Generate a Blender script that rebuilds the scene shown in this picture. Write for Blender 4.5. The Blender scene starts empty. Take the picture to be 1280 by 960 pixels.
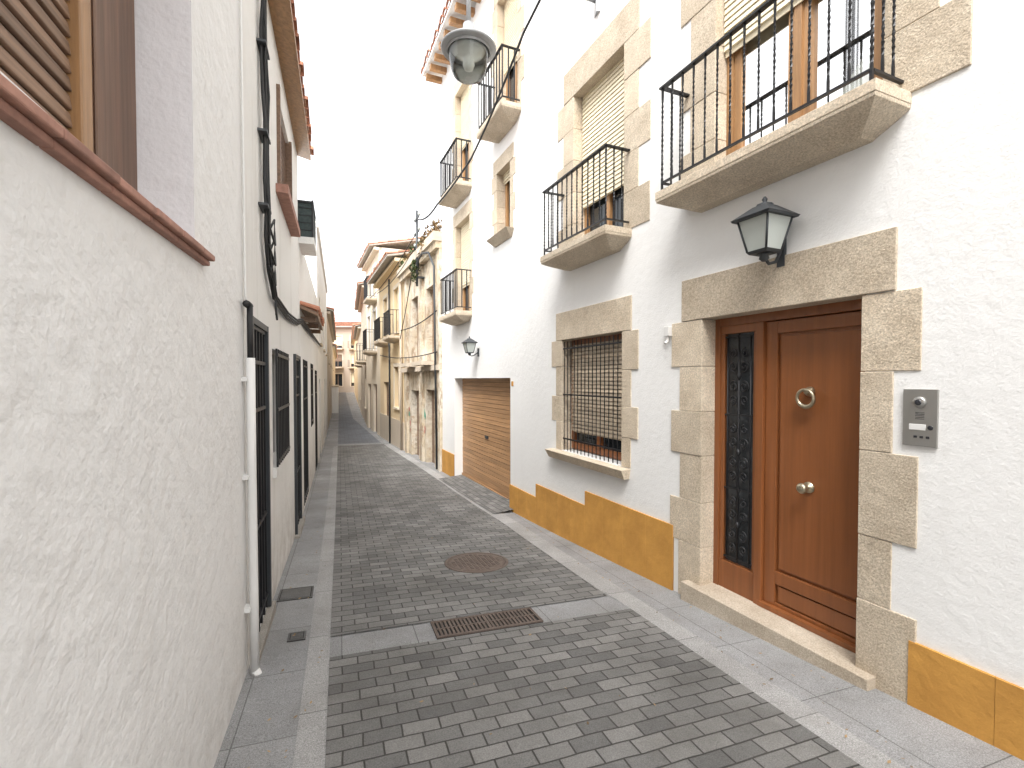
import bpy, bmesh, math, random
from mathutils import Vector, Matrix
R = random.Random(7)
H = 1.6
scene = bpy.context.scene

# ------------------------------------------------------------------ materials
def newmat(name):
    m = bpy.data.materials.new(name); m.use_nodes = True
    nt = m.node_tree
    b = nt.nodes["Principled BSDF"]
    return m, nt, b
def N(nt, typ, **kw):
    n = nt.nodes.new(typ)
    for k, v in kw.items():
        if k in n.inputs.keys(): n.inputs[k].default_value = v
        else: setattr(n, k, v)
    return n
def coords(nt, scale=(1,1,1)):
    tc = N(nt, 'ShaderNodeTexCoord'); mp = N(nt, 'ShaderNodeMapping')
    mp.inputs['Scale'].default_value = scale
    nt.links.new(tc.outputs['Object'], mp.inputs['Vector'])
    return mp.outputs['Vector']
def noise(nt, vec, scale, detail=4, rough=.55):
    n = N(nt, 'ShaderNodeTexNoise'); n.inputs['Scale'].default_value = scale
    n.inputs['Detail'].default_value = min(detail,5); n.inputs['Roughness'].default_value = rough
    nt.links.new(vec, n.inputs['Vector']); return n.outputs['Fac']
def ramp(nt, fac, p0, p1, c0, c1):
    r = N(nt, 'ShaderNodeValToRGB'); e = r.color_ramp.elements
    e[0].position = p0; e[1].position = p1
    e[0].color = (*c0, 1) if len(c0) == 3 else c0
    e[1].color = (*c1, 1) if len(c1) == 3 else c1
    nt.links.new(fac, r.inputs['Fac']); return r.outputs['Color']
def mix(nt, fac, a, b, mode='MIX'):
    m = N(nt, 'ShaderNodeMix', data_type='RGBA', blend_type=mode)
    def put(sock, v):
        if isinstance(v, (tuple, list)): sock.default_value = (*v, 1) if len(v) == 3 else v
        elif isinstance(v, (int, float)): sock.default_value = v
        else: nt.links.new(v, sock)
    put(m.inputs[0], fac); put(m.inputs[6], a); put(m.inputs[7], b)
    return m.outputs[2]
def bump(nt, b, height, dist, strength=1.0, prev=None):
    n = N(nt, 'ShaderNodeBump'); n.inputs['Distance'].default_value = dist
    n.inputs['Strength'].default_value = strength
    nt.links.new(height, n.inputs['Height'])
    if prev is not None: nt.links.new(prev, n.inputs['Normal'])
    nt.links.new(n.outputs['Normal'], b.inputs['Normal']); return n.outputs['Normal']
def varcol(nt, col, amt):
    a = N(nt, 'ShaderNodeAttribute', attribute_name='var')
    lo = tuple(c*(1-amt) for c in col); hi = tuple(min(1, c*(1+amt)) for c in col)
    return mix(nt, a.outputs['Fac'], lo, hi)
def setc(nt, b, c):
    if isinstance(c, (tuple, list)): b.inputs['Base Color'].default_value = (*c, 1)
    else: nt.links.new(c, b.inputs['Base Color'])

def plaster(name, col, dirt=(.5,.46,.4), damt=.25, s1=55, d1=.0025, s2=9, d2=.01, rough=.9, low=None):
    m, nt, b = newmat(name); v = coords(nt)
    base = ramp(nt, noise(nt, v, .8, 6, .6), .3, .75, tuple(c*.93 for c in col), col)
    vs = coords(nt, (3, 3, .35))
    streak = ramp(nt, noise(nt, vs, 1.3, 8, .65), .56, .8, (0,0,0), (damt,)*3)
    base = mix(nt, streak, base, dirt)
    if low:   # rising damp / splash dirt near the foot of the wall
        sx = N(nt,'ShaderNodeSeparateXYZ'); nt.links.new(v, sx.inputs[0])
        mr = N(nt,'ShaderNodeMapRange'); mr.inputs['From Min'].default_value=-1.0; mr.inputs['From Max'].default_value=-1.85
        nt.links.new(sx.outputs['Z'], mr.inputs['Value'])
        mu = N(nt,'ShaderNodeMath', operation='MULTIPLY'); nt.links.new(mr.outputs[0], mu.inputs[0])
        nt.links.new(ramp(nt, noise(nt, v, 5, 5, .7), .35, .65, (.12,)*3, (low,)*3), mu.inputs[1])
        base = mix(nt, mu.outputs[0], base, (.40,.37,.33))
    setc(nt, b, base); b.inputs['Roughness'].default_value = rough
    p = bump(nt, b, noise(nt, v, s2, 3, .5), d2, 1)
    bump(nt, b, noise(nt, v, s1, 4, .6), d1, 1, p)
    return m
def stone(name, col, amt=.12, spk=.22, bd=.003, ss=120):
    m, nt, b = newmat(name); v = coords(nt)
    c = varcol(nt, col, amt)
    sp = ramp(nt, noise(nt, v, ss, 3, .75), .36, .66, (1-spk,)*3, (1+spk*.5,)*3)
    c = mix(nt, 1.0, c, sp, 'MULTIPLY')
    bl = ramp(nt, noise(nt, v, 4, 5, .65), .35, .7, (.82,.78,.73), (1.05,1.04,1.02))
    c = mix(nt, 1.0, c, bl, 'MULTIPLY')
    setc(nt, b, c); b.inputs['Roughness'].default_value = .85
    p = bump(nt, b, noise(nt, v, 14, 3, .6), .006)
    bump(nt, b, noise(nt, v, 110, 2, .6), bd, 1, p)
    return m
def wood(name, col, sc=(40,40,2.0), amt=.15, rough=.4, dark=.55):
    m, nt, b = newmat(name); v = coords(nt, sc)
    c = varcol(nt, col, amt)
    g_ = ramp(nt, noise(nt, v, 1.0, 5, .65), .3, .72, (dark,)*3, (1.15,)*3)
    c = mix(nt, 1.0, c, g_, 'MULTIPLY')
    setc(nt, b, c); b.inputs['Roughness'].default_value = rough
    bump(nt, b, noise(nt, v, 1.0, 3, .65), .0008)
    return m
def simple(name, col, rough=.5, metal=0, nz=0, amt=0.0, spec=.5):
    m, nt, b = newmat(name)
    c = varcol(nt, col, amt) if amt else col
    if nz:
        v = coords(nt)
        g_ = ramp(nt, noise(nt, v, nz, 4, .65), .3, .7, (.7,)*3, (1.15,)*3)
        c = mix(nt, 1.0, c, g_, 'MULTIPLY')
    setc(nt, b, c)
    b.inputs['Roughness'].default_value = rough; b.inputs['Metallic'].default_value = metal
    b.inputs['Specular IOR Level'].default_value = spec
    return m
def brickmat(name, c1, c2, mortar, w, h, ms, smooth, speck, bd, rough=.85, offset=.5, wob=.008, dirt=None, blot=.74, d0=.52, damt=.5):
    m, nt, b = newmat(name); v = coords(nt)
    nz = N(nt, 'ShaderNodeTexNoise'); nz.inputs['Scale'].default_value = 5; nz.inputs['Detail'].default_value = 1
    nt.links.new(v, nz.inputs['Vector'])
    sub = N(nt, 'ShaderNodeVectorMath', operation='SUBTRACT'); sub.inputs[1].default_value = (.5,.5,.5)
    nt.links.new(nz.outputs['Color'], sub.inputs[0])
    sc = N(nt, 'ShaderNodeVectorMath', operation='SCALE'); sc.inputs['Scale'].default_value = wob
    nt.links.new(sub.outputs[0], sc.inputs[0])
    ad = N(nt, 'ShaderNodeVectorMath', operation='ADD')
    nt.links.new(v, ad.inputs[0]); nt.links.new(sc.outputs[0], ad.inputs[1])
    br = N(nt, 'ShaderNodeTexBrick'); br.offset = offset; br.squash = 1
    nt.links.new(ad.outputs[0], br.inputs['Vector'])
    for k, val in (('Scale',1.0),('Mortar Size',ms),('Mortar Smooth',smooth),('Bias',0.0),('Brick Width',w),('Row Height',h)):
        br.inputs[k].default_value = val
    br.inputs['Color1'].default_value = (*c1,1); br.inputs['Color2'].default_value = (*c2,1); br.inputs['Mortar'].default_value = (*mortar,1)
    sp = ramp(nt, noise(nt, v, 170, 2, .75), .32, .7, (1-speck,)*3, (1+speck,)*3)
    c = mix(nt, 1.0, br.outputs['Color'], sp, 'MULTIPLY')
    bl = ramp(nt, noise(nt, v, 1.6, 5, .65), .3, .72, (blot,blot*.99,blot*.965), (1.15,1.15,1.15))
    c = mix(nt, 1.0, c, bl, 'MULTIPLY')
    if dirt:
        c = mix(nt, ramp(nt, noise(nt, v, 1.1, 5, .7), d0, .75, (0,0,0), (damt,)*3), c, dirt)
        c = mix(nt, ramp(nt, noise(nt, v, 9, 4, .75), .62, .72, (0,0,0), (damt*.7,)*3), c, dirt)
    setc(nt, b, c); b.inputs['Roughness'].default_value = rough
    inv = N(nt, 'ShaderNodeMath', operation='SUBTRACT'); inv.inputs[0].default_value = 1
    nt.links.new(br.outputs['Fac'], inv.inputs[1])
    p = bump(nt, b, inv.outputs[0], bd)
    bump(nt, b, noise(nt, v, 45, 3, .65), .004, 1, p)
    return m

m_white  = plaster("white_render", (.84,.835,.82), damt=.08, s1=70, d1=.002, s2=14, d2=.004)
m_lwall  = plaster("rough_limewash", (.82,.815,.805), damt=.14, s1=38, d1=.004, s2=10, d2=.015, low=.7)
m_lwall2 = plaster("old_white_plaster", (.79,.78,.755), dirt=(.4,.37,.32), damt=.45, s1=40, d1=.003, s2=7, d2=.012, low=.85)
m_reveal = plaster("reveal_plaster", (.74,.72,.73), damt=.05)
m_cream  = plaster("cream_plaster", (.72,.63,.50), dirt=(.4,.33,.24), damt=.5)
m_yellowp= plaster("yellow_plaster", (.76,.60,.38), dirt=(.45,.36,.25), damt=.4)
m_pinkp  = plaster("brick_tan_plaster", (.44,.36,.29), damt=.4)
m_greyp  = plaster("tan_plaster", (.56,.48,.38), dirt=(.3,.25,.2), damt=.5)
m_ochre  = stone("ochre_base_tile", (.60,.31,.068), .05, .06, .0006)
m_ochred = simple("ochre_joint", (.36,.19,.05), .9)
m_stone  = stone("granite_trim", (.655,.57,.455), .10, .34, .0035, 95)
m_step   = stone("step_stone", (.57,.50,.41), .06, .28)
m_lstep  = stone("grey_step_stone", (.36,.34,.31), .06, .28)
m_iron   = simple("black_iron", (.018,.018,.02), .45, .3)
m_grey   = simple("dark_grey_metal", (.05,.055,.06), .5, .3)
m_door   = wood("varnished_door_wood", (.25,.088,.029), (22,22,.9), .06, .3, .78)
m_frame  = wood("oak_frame_wood", (.42,.23,.10), (30,30,1.6), .1, .4)
m_gar    = wood("garage_wood", (.50,.285,.14), (1.5,30,40), .14, .5)
m_gard   = simple("garage_joint", (.18,.09,.04), .8)
m_brown  = wood("old_brown_wood", (.25,.155,.10), (1.2,30,50), .15, .6)
m_panel  = wood("shutter_panel_wood", (.19,.105,.065), (30,30,1.5), .1, .5)
m_tan    = wood("tan_blind", (.56,.46,.34), (1.2,30,50), .15, .6)
m_blind  = simple("cream_blind", (.74,.66,.49), .6, amt=.05)
m_tile   = simple("roof_tile", (.46,.20,.12), .85, nz=9, amt=.35)
m_sillr  = simple("red_clay_sill", (.38,.20,.15), .8, nz=14, amt=.15)
m_mort   = simple("mortar", (.42,.38,.33), .9, nz=12)
m_brass  = simple("aged_brass", (.50,.44,.32), .35, .9, nz=30)
m_steel  = simple("brushed_steel", (.42,.41,.39), .38, .9)
m_dglass = simple("dark_window_glass", (.02,.025,.03), .06)
m_sglass = simple("sidelight_obscured_glass", (.05,.055,.06), .12, nz=40)
m_black  = simple("black_void", (.01,.01,.01), .9)
m_cable  = simple("cable_rubber", (.015,.015,.016), .6)
m_pvc    = simple("white_pvc", (.72,.71,.69), .45)
m_rust   = stone("cast_iron_rust", (.135,.105,.09), .15, .3, .002)
m_cover  = stone("cast_iron_cover", (.12,.12,.12), .1, .3, .002)
m_green  = simple("green_mesh", (.05,.07,.07), .8, nz=30)
m_leaf   = simple("leaf_green", (.07,.10,.035), .7, amt=.5)
m_dleaf  = simple("dry_leaf", (.24,.16,.08), .8, amt=.5)
m_enamel = simple("lamp_enamel", (.36,.37,.38), .35)
m_bulb   = simple("lamp_reflector", (.62,.62,.60), .4)
m_lampg  = simple("lamp_frosted_glass", (.46,.49,.46), .15)
m_lens   = simple("lens_dark", (.03,.03,.035), .1)
m_graf   = simple("graffiti_paint", (.05,.30,.22), .7)
m_graf2  = simple("graffiti_paint_red", (.40,.07,.06), .7)
m_curt, _nt, _b = newmat("curtain_fabric"); setc(_nt, _b, (.86,.86,.84)); _b.inputs['Roughness'].default_value = .9
m_glass, nt, b = newmat("clear_glass")
nt.nodes.remove(b)
tr = N(nt,'ShaderNodeBsdfTransparent'); gl = N(nt,'ShaderNodeBsdfGlossy'); gl.inputs['Roughness'].default_value=.03
tr.inputs['Color'].default_value=(.88,.91,.89,1)
lw = N(nt,'ShaderNodeLayerWeight'); lw.inputs['Blend'].default_value=.35
mx = N(nt,'ShaderNodeMixShader'); nt.links.new(lw.outputs['Fresnel'], mx.inputs[0]); nt.links.new(tr.outputs[0], mx.inputs[1]); nt.links.new(gl.outputs[0], mx.inputs[2])
nt.links.new(mx.outputs[0], nt.nodes['Material Output'].inputs['Surface'])

m_sett = brickmat("stone_setts", (.225,.22,.21), (.125,.123,.12), (.05,.047,.043), .175, .092, .0048, .3, .28, .003, wob=.014, dirt=(.105,.098,.088), blot=.66)
m_pave = brickmat("granite_paving", (.29,.29,.292), (.25,.25,.253), (.13,.13,.128), .47, .60, .003, .1, .42, .0015, offset=0, wob=.002, dirt=(.18,.17,.155), blot=.74, d0=.48, damt=.55)
m_kerb = brickmat("granite_kerb", (.34,.335,.33), (.30,.295,.29), (.14,.14,.135), 7.0, .85, .003, .1, .42, .0015, offset=0, wob=.002, dirt=(.20,.19,.17), blot=.78)
m_asph = brickmat("far_paving", (.17,.18,.20), (.14,.15,.17), (.09,.09,.10), .3, .15, .006, .2, .2, .002)
m_ground = simple("earth_ground", (.20,.19,.18), .95, nz=3)

m_derel, nt, b = newmat("peeling_facade"); v = coords(nt)
c = ramp(nt, noise(nt, v, 1.1, 5, .7), .40, .58, (.56,.46,.32), (.66,.60,.50))
c = mix(nt, ramp(nt, noise(nt, coords(nt,(1.5,1.5,.5)), 2.3, 5, .75), .50, .58, (0,0,0), (.85,)*3), c, (.33,.25,.17))
c = mix(nt, ramp(nt, noise(nt, v, 6.3, 5, .7), .56, .64, (0,0,0), (.7,)*3), c, (.45,.31,.20))
setc(nt, b, c); b.inputs['Roughness'].default_value=.95
bump(nt, b, noise(nt, v, 5, 5, .7), .06)

# ------------------------------------------------------------------ mesh builder
class Frame:
    def __init__(s, o, ang, sy=1): s.o=Vector(o); s.ang=ang; s.sy=sy
    def mat(s): return Matrix.Translation(s.o) @ Matrix.Rotation(s.ang, 4, 'Z')
FR = Frame((2.607,1.151,H), math.atan2(.9147,-.4040), 1)
FL = Frame((-.546,0,H), math.atan2(.9412,-.3379), -1)
FS = Frame((0,0,H), math.atan2(.3379,.9412), 1)
FW = Frame((0,0,H), 0, 1)
G = [(-60,-.6),(-10,-1.1),(0,-1.53),(2.4,-1.66),(4,-1.78),(7,-1.965),(10.5,-2.02),(16,-2.2),(30,-2.3),(50,-2.0),(70,-1.5),(150,-1.0),(900,-1.0)]
def glin(y):
    y = max(-60, min(899, y))
    for (a,za),(b_,zb) in zip(G, G[1:]):
        if a <= y <= b_: return za+(zb-za)*(y-a)/(b_-a)
    return -1.0
def g(y): return sum(glin(y+k*.35) for k in range(-4,5))/9

class MB:
    def __init__(s): s.v=[]; s.f=[]; s.m=[]; s.r=[]; s.sm=[]; s.mats=[]
    def mi(s, mat):
        if mat not in s.mats: s.mats.append(mat)
        return s.mats.index(mat)
    def add(s, pts, faces, mat, r=None, smooth=False):
        n=len(s.v); s.v += [tuple(p) for p in pts]; k=s.mi(mat)
        if r is None: r=R.random()
        for f in faces:
            s.f.append([i+n for i in f]); s.m.append(k); s.r.append(r); s.sm.append(smooth)
    def box(s,x0,x1,y0,y1,z0,z1,mat,r=None):
        p=[(x0,y0,z0),(x1,y0,z0),(x1,y1,z0),(x0,y1,z0),(x0,y0,z1),(x1,y0,z1),(x1,y1,z1),(x0,y1,z1)]
        s.hexa(p,mat,r)
    def hexa(s,p,mat,r=None):
        s.add(p,[(0,3,2,1),(4,5,6,7),(0,1,5,4),(1,2,6,5),(2,3,7,6),(3,0,4,7)],mat,r)
    def quad(s,p,mat,r=None): s.add(p,[tuple(range(len(p)))],mat,r)
    def tube(s,pts,rad,mat,n=8,closed=False,r=None):
        pts=[Vector(p) for p in pts]; L=len(pts)
        rs = rad if isinstance(rad,(list,tuple)) else [rad]*L
        V=[]; up=None
        for i,p in enumerate(pts):
            if closed: t=pts[(i+1)%L]-pts[i-1]
            else: t=pts[min(i+1,L-1)]-pts[max(i-1,0)]
            t.normalize()
            if up is None:
                up=Vector((0,0,1)) if abs(t.z)<.9 else Vector((1,0,0))
            a=t.cross(up)
            if a.length<1e-4: a=t.cross(Vector((0,1,0)))
            a.normalize(); c_=t.cross(a).normalized(); up=-c_ if (-c_).dot(up)>0 else c_
            for k in range(n):
                th=2*math.pi*k/n; V.append(p+a*math.cos(th)*rs[i]+c_*math.sin(th)*rs[i])
        F=[]
        for i in range(L if closed else L-1):
            j=(i+1)%L
            for k in range(n):
                k2=(k+1)%n; F.append((i*n+k,i*n+k2,j*n+k2,j*n+k))
        if not closed: F.append(tuple(range(n))); F.append(tuple((L-1)*n+k for k in range(n)))
        s.add(V,F,mat,r,True)
    def lathe(s,c,prof,mat,n=24,r=None,rot=0,smooth=True,caps=True):
        V=[]; F=[]
        for (rr,z) in prof:
            for k in range(n):
                th=2*math.pi*k/n+rot; V.append((c[0]+rr*math.cos(th),c[1]+rr*math.sin(th),c[2]+z))
        for i in range(len(prof)-1):
            for k in range(n):
                k2=(k+1)%n; F.append((i*n+k,i*n+k2,(i+1)*n+k2,(i+1)*n+k))
        if caps: F.append(tuple(range(n))); F.append(tuple((len(prof)-1)*n+k for k in range(n)))
        s.add(V,F,mat,r,smooth)
    def twist(s,x,y,z0,z1,w,turns,mat,seg=22):
        V=[];F=[]
        for i in range(seg+1):
            f=i/seg; z=z0+(z1-z0)*f
            th=turns*2*math.pi*max(0,min(1,(f-.12)/.76))
            for k in range(4):
                a=th+math.pi/4+k*math.pi/2; V.append((x+w*.72*math.cos(a),y+w*.72*math.sin(a),z))
        for i in range(seg):
            for k in range(4):
                k2=(k+1)%4; F.append((i*4+k,i*4+k2,i*4+4+k2,i*4+4+k))
        s.add(V,F,mat)
    def build(s,name,fr,parent=None,bevel=0,drape=False,recenter=False,recalc=True):
        vs=[]
        M=fr.mat()
        for (x,y,z) in s.v:
            y*=fr.sy
            if drape: z+=g((M@Vector((x,y,0))).y)
            vs.append(Vector((x,y,z)))
        off=Vector((0,0,0))
        if recenter:
            lo=[min(v[i] for v in vs) for i in range(3)]; hi=[max(v[i] for v in vs) for i in range(3)]
            off=Vector(((lo[0]+hi[0])/2,(lo[1]+hi[1])/2,lo[2])); vs=[v-off for v in vs]
        me=bpy.data.meshes.new(name); me.from_pydata(vs,[],s.f)
        for mt in s.mats: me.materials.append(mt)
        for i,p in enumerate(me.polygons): p.material_index=s.m[i]; p.use_smooth=s.sm[i]
        at=me.attributes.new('var','FLOAT','FACE')
        at.data.foreach_set('value',s.r)
        if recalc:
            bm=bmesh.new(); bm.from_mesh(me); bmesh.ops.recalc_face_normals(bm,faces=bm.faces); bm.to_mesh(me); bm.free()
        ob=bpy.data.objects.new(name,me); scene.collection.objects.link(ob)
        if parent is None:
            ob.matrix_world = M @ Matrix.Translation(off)
        else:
            ob.parent=parent; ob.matrix_local=Matrix.Translation(off)
        if bevel:
            bv=ob.modifiers.new('bevel','BEVEL'); bv.width=bevel; bv.segments=2; bv.limit_method='ANGLE'; bv.angle_limit=math.radians(40)
        return ob
def empty(name,fr):
    e=bpy.data.objects.new(name,None); scene.collection.objects.link(e); e.matrix_world=fr.mat(); e.empty_display_size=.3
    return e

# ------------------------------------------------------------------ architectural helpers
def facade(mb,s0,s1,z0,z1,ops,mat,depth=.22,back=6.0,mrev=None):
    mrev=mrev or mat
    S=sorted(set([s0,s1]+[o[0] for o in ops]+[o[1] for o in ops])); Z=sorted(set([z0,z1]+[o[2] for o in ops]+[o[3] for o in ops]))
    for a,b_ in zip(S,S[1:]):
        for c_,d in zip(Z,Z[1:]):
            ms=(a+b_)/2; mz=(c_+d)/2
            if any(o[0]<ms<o[1] and o[2]<mz<o[3] for o in ops): continue
            mb.quad([(a,0,c_),(b_,0,c_),(b_,0,d),(a,0,d)],mat,.5)
    for o in ops:
        dp=o[4] if len(o)>4 else depth
        a,b_,c_,d=o[:4]
        mb.quad([(a,0,c_),(a,-dp,c_),(a,-dp,d),(a,0,d)],mrev,.5)
        mb.quad([(b_,0,c_),(b_,-dp,c_),(b_,-dp,d),(b_,0,d)],mrev,.5)
        mb.quad([(a,0,d),(a,-dp,d),(b_,-dp,d),(b_,0,d)],mrev,.5)
        mb.quad([(a,0,c_),(a,-dp,c_),(b_,-dp,c_),(b_,0,c_)],mrev,.5)
    mb.quad([(s0,0,z0),(s0,-back,z0),(s0,-back,z1),(s0,0,z1)],mat,.5)
    mb.quad([(s1,0,z0),(s1,-back,z0),(s1,-back,z1),(s1,0,z1)],mat,.5)
    mb.quad([(s0,-back,z0),(s1,-back,z0),(s1,-back,z1),(s0,-back,z1)],mat,.5)
    mb.quad([(s0,0,z1),(s1,0,z1),(s1,-back,z1),(s0,-back,z1)],mat,.5)
def jamb(mb,edge,sgn,cuts,nar,wid,o0,mat,startwide=True):
    w=startwide
    for hi,lo in zip(cuts,cuts[1:]):
        ww=(wid if w else nar)+R.uniform(-.008,.008); w=not w
        a,b_=edge,edge+sgn*ww
        if a>b_: a,b_=b_,a
        mb.box(a,b_,o0,.009+R.uniform(-.003,.004),lo+.0015,hi-.0015,mat)
def surround(mb,a,b_,z0,z1,nar,wid,lh,o0,mat,n=5,lint=None,cuts=None,cutsl=None):
    cuts=cuts or [z1-(z1-z0)*i/n for i in range(n+1)]
    jamb(mb,a,-1,cuts,nar,wid,o0,mat); jamb(mb,b_,1,cutsl or cuts,nar,wid,o0,mat)
    mb.box(a-nar,b_+nar,o0,.014,z1,z1+lh,mat)
def blind(mb,a,b_,o,z0,z1,mat,p=.045):
    z=z1
    while z-p>=z0-.001:
        mb.hexa([(a,o-.012,z-p+.004),(b_,o-.012,z-p+.004),(b_,o+.004,z-p+.006),(a,o+.004,z-p+.006),
                 (a,o-.012,z-.002),(b_,o-.012,z-.002),(b_,o-.002,z-.004),(a,o-.002,z-.004)],mat); z-=p
    mb.box(a,b_,o-.022,o-.014,z0,z1,mat)
def winfill(mb,a,b_,z0,z1,o,wmat,gmat,n=2,fw=.06,trans=None):
    mb.box(a-.01,a+fw,o-.05,o,z0,z1,wmat); mb.box(b_-fw,b_+.01,o-.05,o,z0,z1,wmat)
    mb.box(a+fw,b_-fw,o-.05,o-.003,z1-fw,z1+.005,wmat); mb.box(a+fw,b_-fw,o-.05,o-.003,z0-.005,z0+fw,wmat)
    for i in range(1,n):
        x=a+(b_-a)*i/n; mb.box(x-.035,x+.035,o-.045,o+.008,z0+fw,z1-fw,wmat)
    mb.quad([(a,o-.03,z0),(b_,o-.03,z0),(b_,o-.03,z1),(a,o-.03,z1)],gmat)
def balcony(mb,mi_,s0,s1,zt,p,rh,sp=.11,twist=True,deep=.17,ins=.18):
    th=.06
    mb.box(s0,s1,-.03,p,zt-th,zt,m_stone)
    prof=[(0,.012),(.2,.03),(.45,.30),(.7,.62),(.9,.9),(1,1)]
    pr=[(zt-th-(deep-th)*a,f*ins) for a,f in prof]
    rr=R.random()
    for (za,ia),(zb,ib) in zip(pr,pr[1:]):
        mb.hexa([(s0+ib,-.02,zb),(s1-ib,-.02,zb),(s1-ib,p-ib*1.1,zb),(s0+ib,p-ib*1.1,zb),
                 (s0+ia,-.02,za),(s1-ia,-.02,za),(s1-ia,p-ia*1.1,za),(s0+ia,p-ia*1.1,za)],m_stone,rr)
    a,b_,o=s0+.04,s1-.04,p-.035
    zr=zt+rh
    mi_.box(a-.02,b_+.02,o-.02,o+.02,zr-.014,zr,m_iron); mi_.box(a,b_,o-.009,o+.009,zt+.06,zt+.074,m_iron)
    for x in (a,b_):
        mi_.box(x-.019,x+.019,.0,o-.0205,zr-.0135,zr-.0005,m_iron); mi_.box(x-.009,x+.009,0,o-.01,zt+.059,zt+.073,m_iron)
    n=max(2,round((b_-a)/sp))
    for i in range(n+1):
        x=a+(b_-a)*i/n; e=i in (0,n)
        if twist: mi_.twist(x,o,zt-.01 if e else zt+.0605,zr-.006,.014 if e else .0115,3.5,m_iron)
        else: mi_.box(x-.008,x+.008,o-.008,o+.008,zt+.0605,zr-.006,m_iron)
    m=max(1,round(o/sp))
    for j in range(1,m):
        for x in (a,b_):
            if twist: mi_.twist(x,o*j/m,zt+.0605,zr-.006,.0115,3.5,m_iron)
            else: mi_.box(x-.008,x+.008,o*j/m-.008,o*j/m+.008,zt+.0605,zr-.006,m_iron)
def tileroof(mb,s0,s1,z,out,depth,rise,under=None,seg=.38):
    under=under or m_mort
    sl=rise/(depth+out)
    mb.hexa([(s0,-depth,z+rise-.06),(s1,-depth,z+rise-.06),(s1,out-.03,z-.06),(s0,out-.03,z-.06),
             (s0,-depth,z+rise-.01),(s1,-depth,z+rise-.01),(s1,out-.03,z-.01),(s0,out-.03,z-.01)],under)
    x=s0+.09
    while x<s1-.05:
        o=out+R.uniform(-.02,.02); first=True
        while o>-depth+.05:
            o2=max(o-seg,-depth); za=z+(out-o)*sl+.0; zb=z+(out-o2)*sl+.0
            V=[];nn=6
            for (oo,zz,rr) in ((o,za+.012,.095),(o2,zb-.004,.078)):
                for k in range(nn+1):
                    th=math.pi*k/nn; V.append((x+rr*math.cos(th),oo,zz+rr*.75*math.sin(th)))
            F=[(k,k+1,nn+2+k,nn+1+k) for k in range(nn)]
            rr_=R.random()
            mb.add(V,F,m_tile,rr_)
            if first:
                V2=[(x+.08*math.cos(math.pi*k/nn),o-.03,za+.06*math.sin(math.pi*k/nn)) for k in range(nn+1)]
                mb.add(V2,[tuple(range(nn+1))],under)
            first=False; o=o2
        x+=.2

# ================================================================== RIGHT TOWNHOUSE
e=.02
P=empty("white_townhouse",FR)
door=(1.656,2.804,-1.61,.463); G1=(3.812,4.972,-.82,.463); B1=(1.568,2.70,1.45,3.18); B2=(3.80,4.72,1.41,3.18)
W1=(6.52,7.03,2.2,3.2); B3=(6.25,7.0,3.8,5.8); B4=(8.35,9.2,3.55,5.55); B5=(8.35,9.2,1.25,3.0)
def en(o,bot=True,d=.22): return (o[0]-e,o[1]+e,o[2]-(e if bot else 0),o[3]+e,d)
ops=[en(door),en(G1),en(B1),en(B2),en(W1),en(B3),en(B4),en(B5),(6.51,9.33,-3.4,.02,.3)]
mb=MB(); facade(mb,-7,10.22,-3.4,6.5,ops,m_white)
mb.build("walls",FR,P,recalc=False)

st=MB()
cr=[.463,.042,-.39,-.86,-1.22,-1.75]
jamb(st,door[0],-1,cr,.168,.285,-.2,m_stone)
cl=[.463,.10,-.255,-.60,-.97,-1.32,-1.80]
jamb(st,door[1],1,cl,.235,.335,-.2,m_stone)
st.box(1.488,3.02,-.2,.015,.466,.793,m_stone)
st.box(1.55,2.93,-.25,.085,-1.95,-1.612,m_step)
surround(st,*G1,.14,.245,.325,-.2,m_stone,cuts=[.46,.09,-.26,-.56,-.84],cutsl=[.46,.15,-.2,-.5,-.84])
st.hexa([(3.70,-.2,-.95),(5.20,-.2,-.95),(5.20,.06,-.95),(3.70,.06,-.95),(3.68,-.2,-.842),(5.22,-.2,-.842),(5.22,.11,-.855),(3.68,.11,-.855)],m_stone)
surround(st,*B1,.25,.36,.34,-.2,m_stone,n=5)
surround(st,*B2,.22,.37,.34,-.2,m_stone,n=5)
surround(st,*W1,.13,.20,.22,-.2,m_stone,n=4)
st.hexa([(6.46,-.2,2.08),(7.09,-.2,2.08),(7.09,.02,2.08),(6.46,.02,2.08),(6.38,-.2,2.195),(7.19,-.2,2.195),(7.19,.13,2.195),(6.38,.13,2.195)],m_stone)
surround(st,*B3,.14,.22,.25,-.2,m_stone,n=6)
surround(st,*B4,.14,.22,.25,-.2,m_stone,n=6)
surround(st,*B5,.14,.22,.25,-.2,m_stone,n=6)
ir=MB()
balcony(st,ir,1.437,3.01,1.455,.30,.80,.105)
balcony(st,ir,3.68,4.97,1.41,.30,.74,.10)
balcony(st,ir,6.12,7.14,3.82,.31,.76,.10,False)
balcony(st,ir,8.22,9.35,3.53,.31,.74,.10,False)
balcony(st,ir,8.22,9.35,1.23,.31,.74,.10,False)
st.build("stone_trim",FR,P,bevel=.004)
ir.build("balcony_railings",FR,P)

oc=MB()
def base(a,b_,z1):
    oc.box(a,b_,-.01,.012,-3.2,z1-.002,m_ochred)
    n=max(1,round((b_-a)/.34))
    for i in range(n):
        x0=a+(b_-a)*i/n; x1=a+(b_-a)*(i+1)/n
        oc.box(x0+(.001 if i else 0),x1-.001,0.0,.0165+R.uniform(0,.001),-3.2,z1,m_ochre)
base(-7,1.40,-1.335); base(3.10,4.45,-1.22); base(4.452,5.644,-1.38); base(5.646,6.51,-1.56); base(9.335,10.215,-1.53)
oc.build("ochre_base_course",FR,P)

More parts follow.
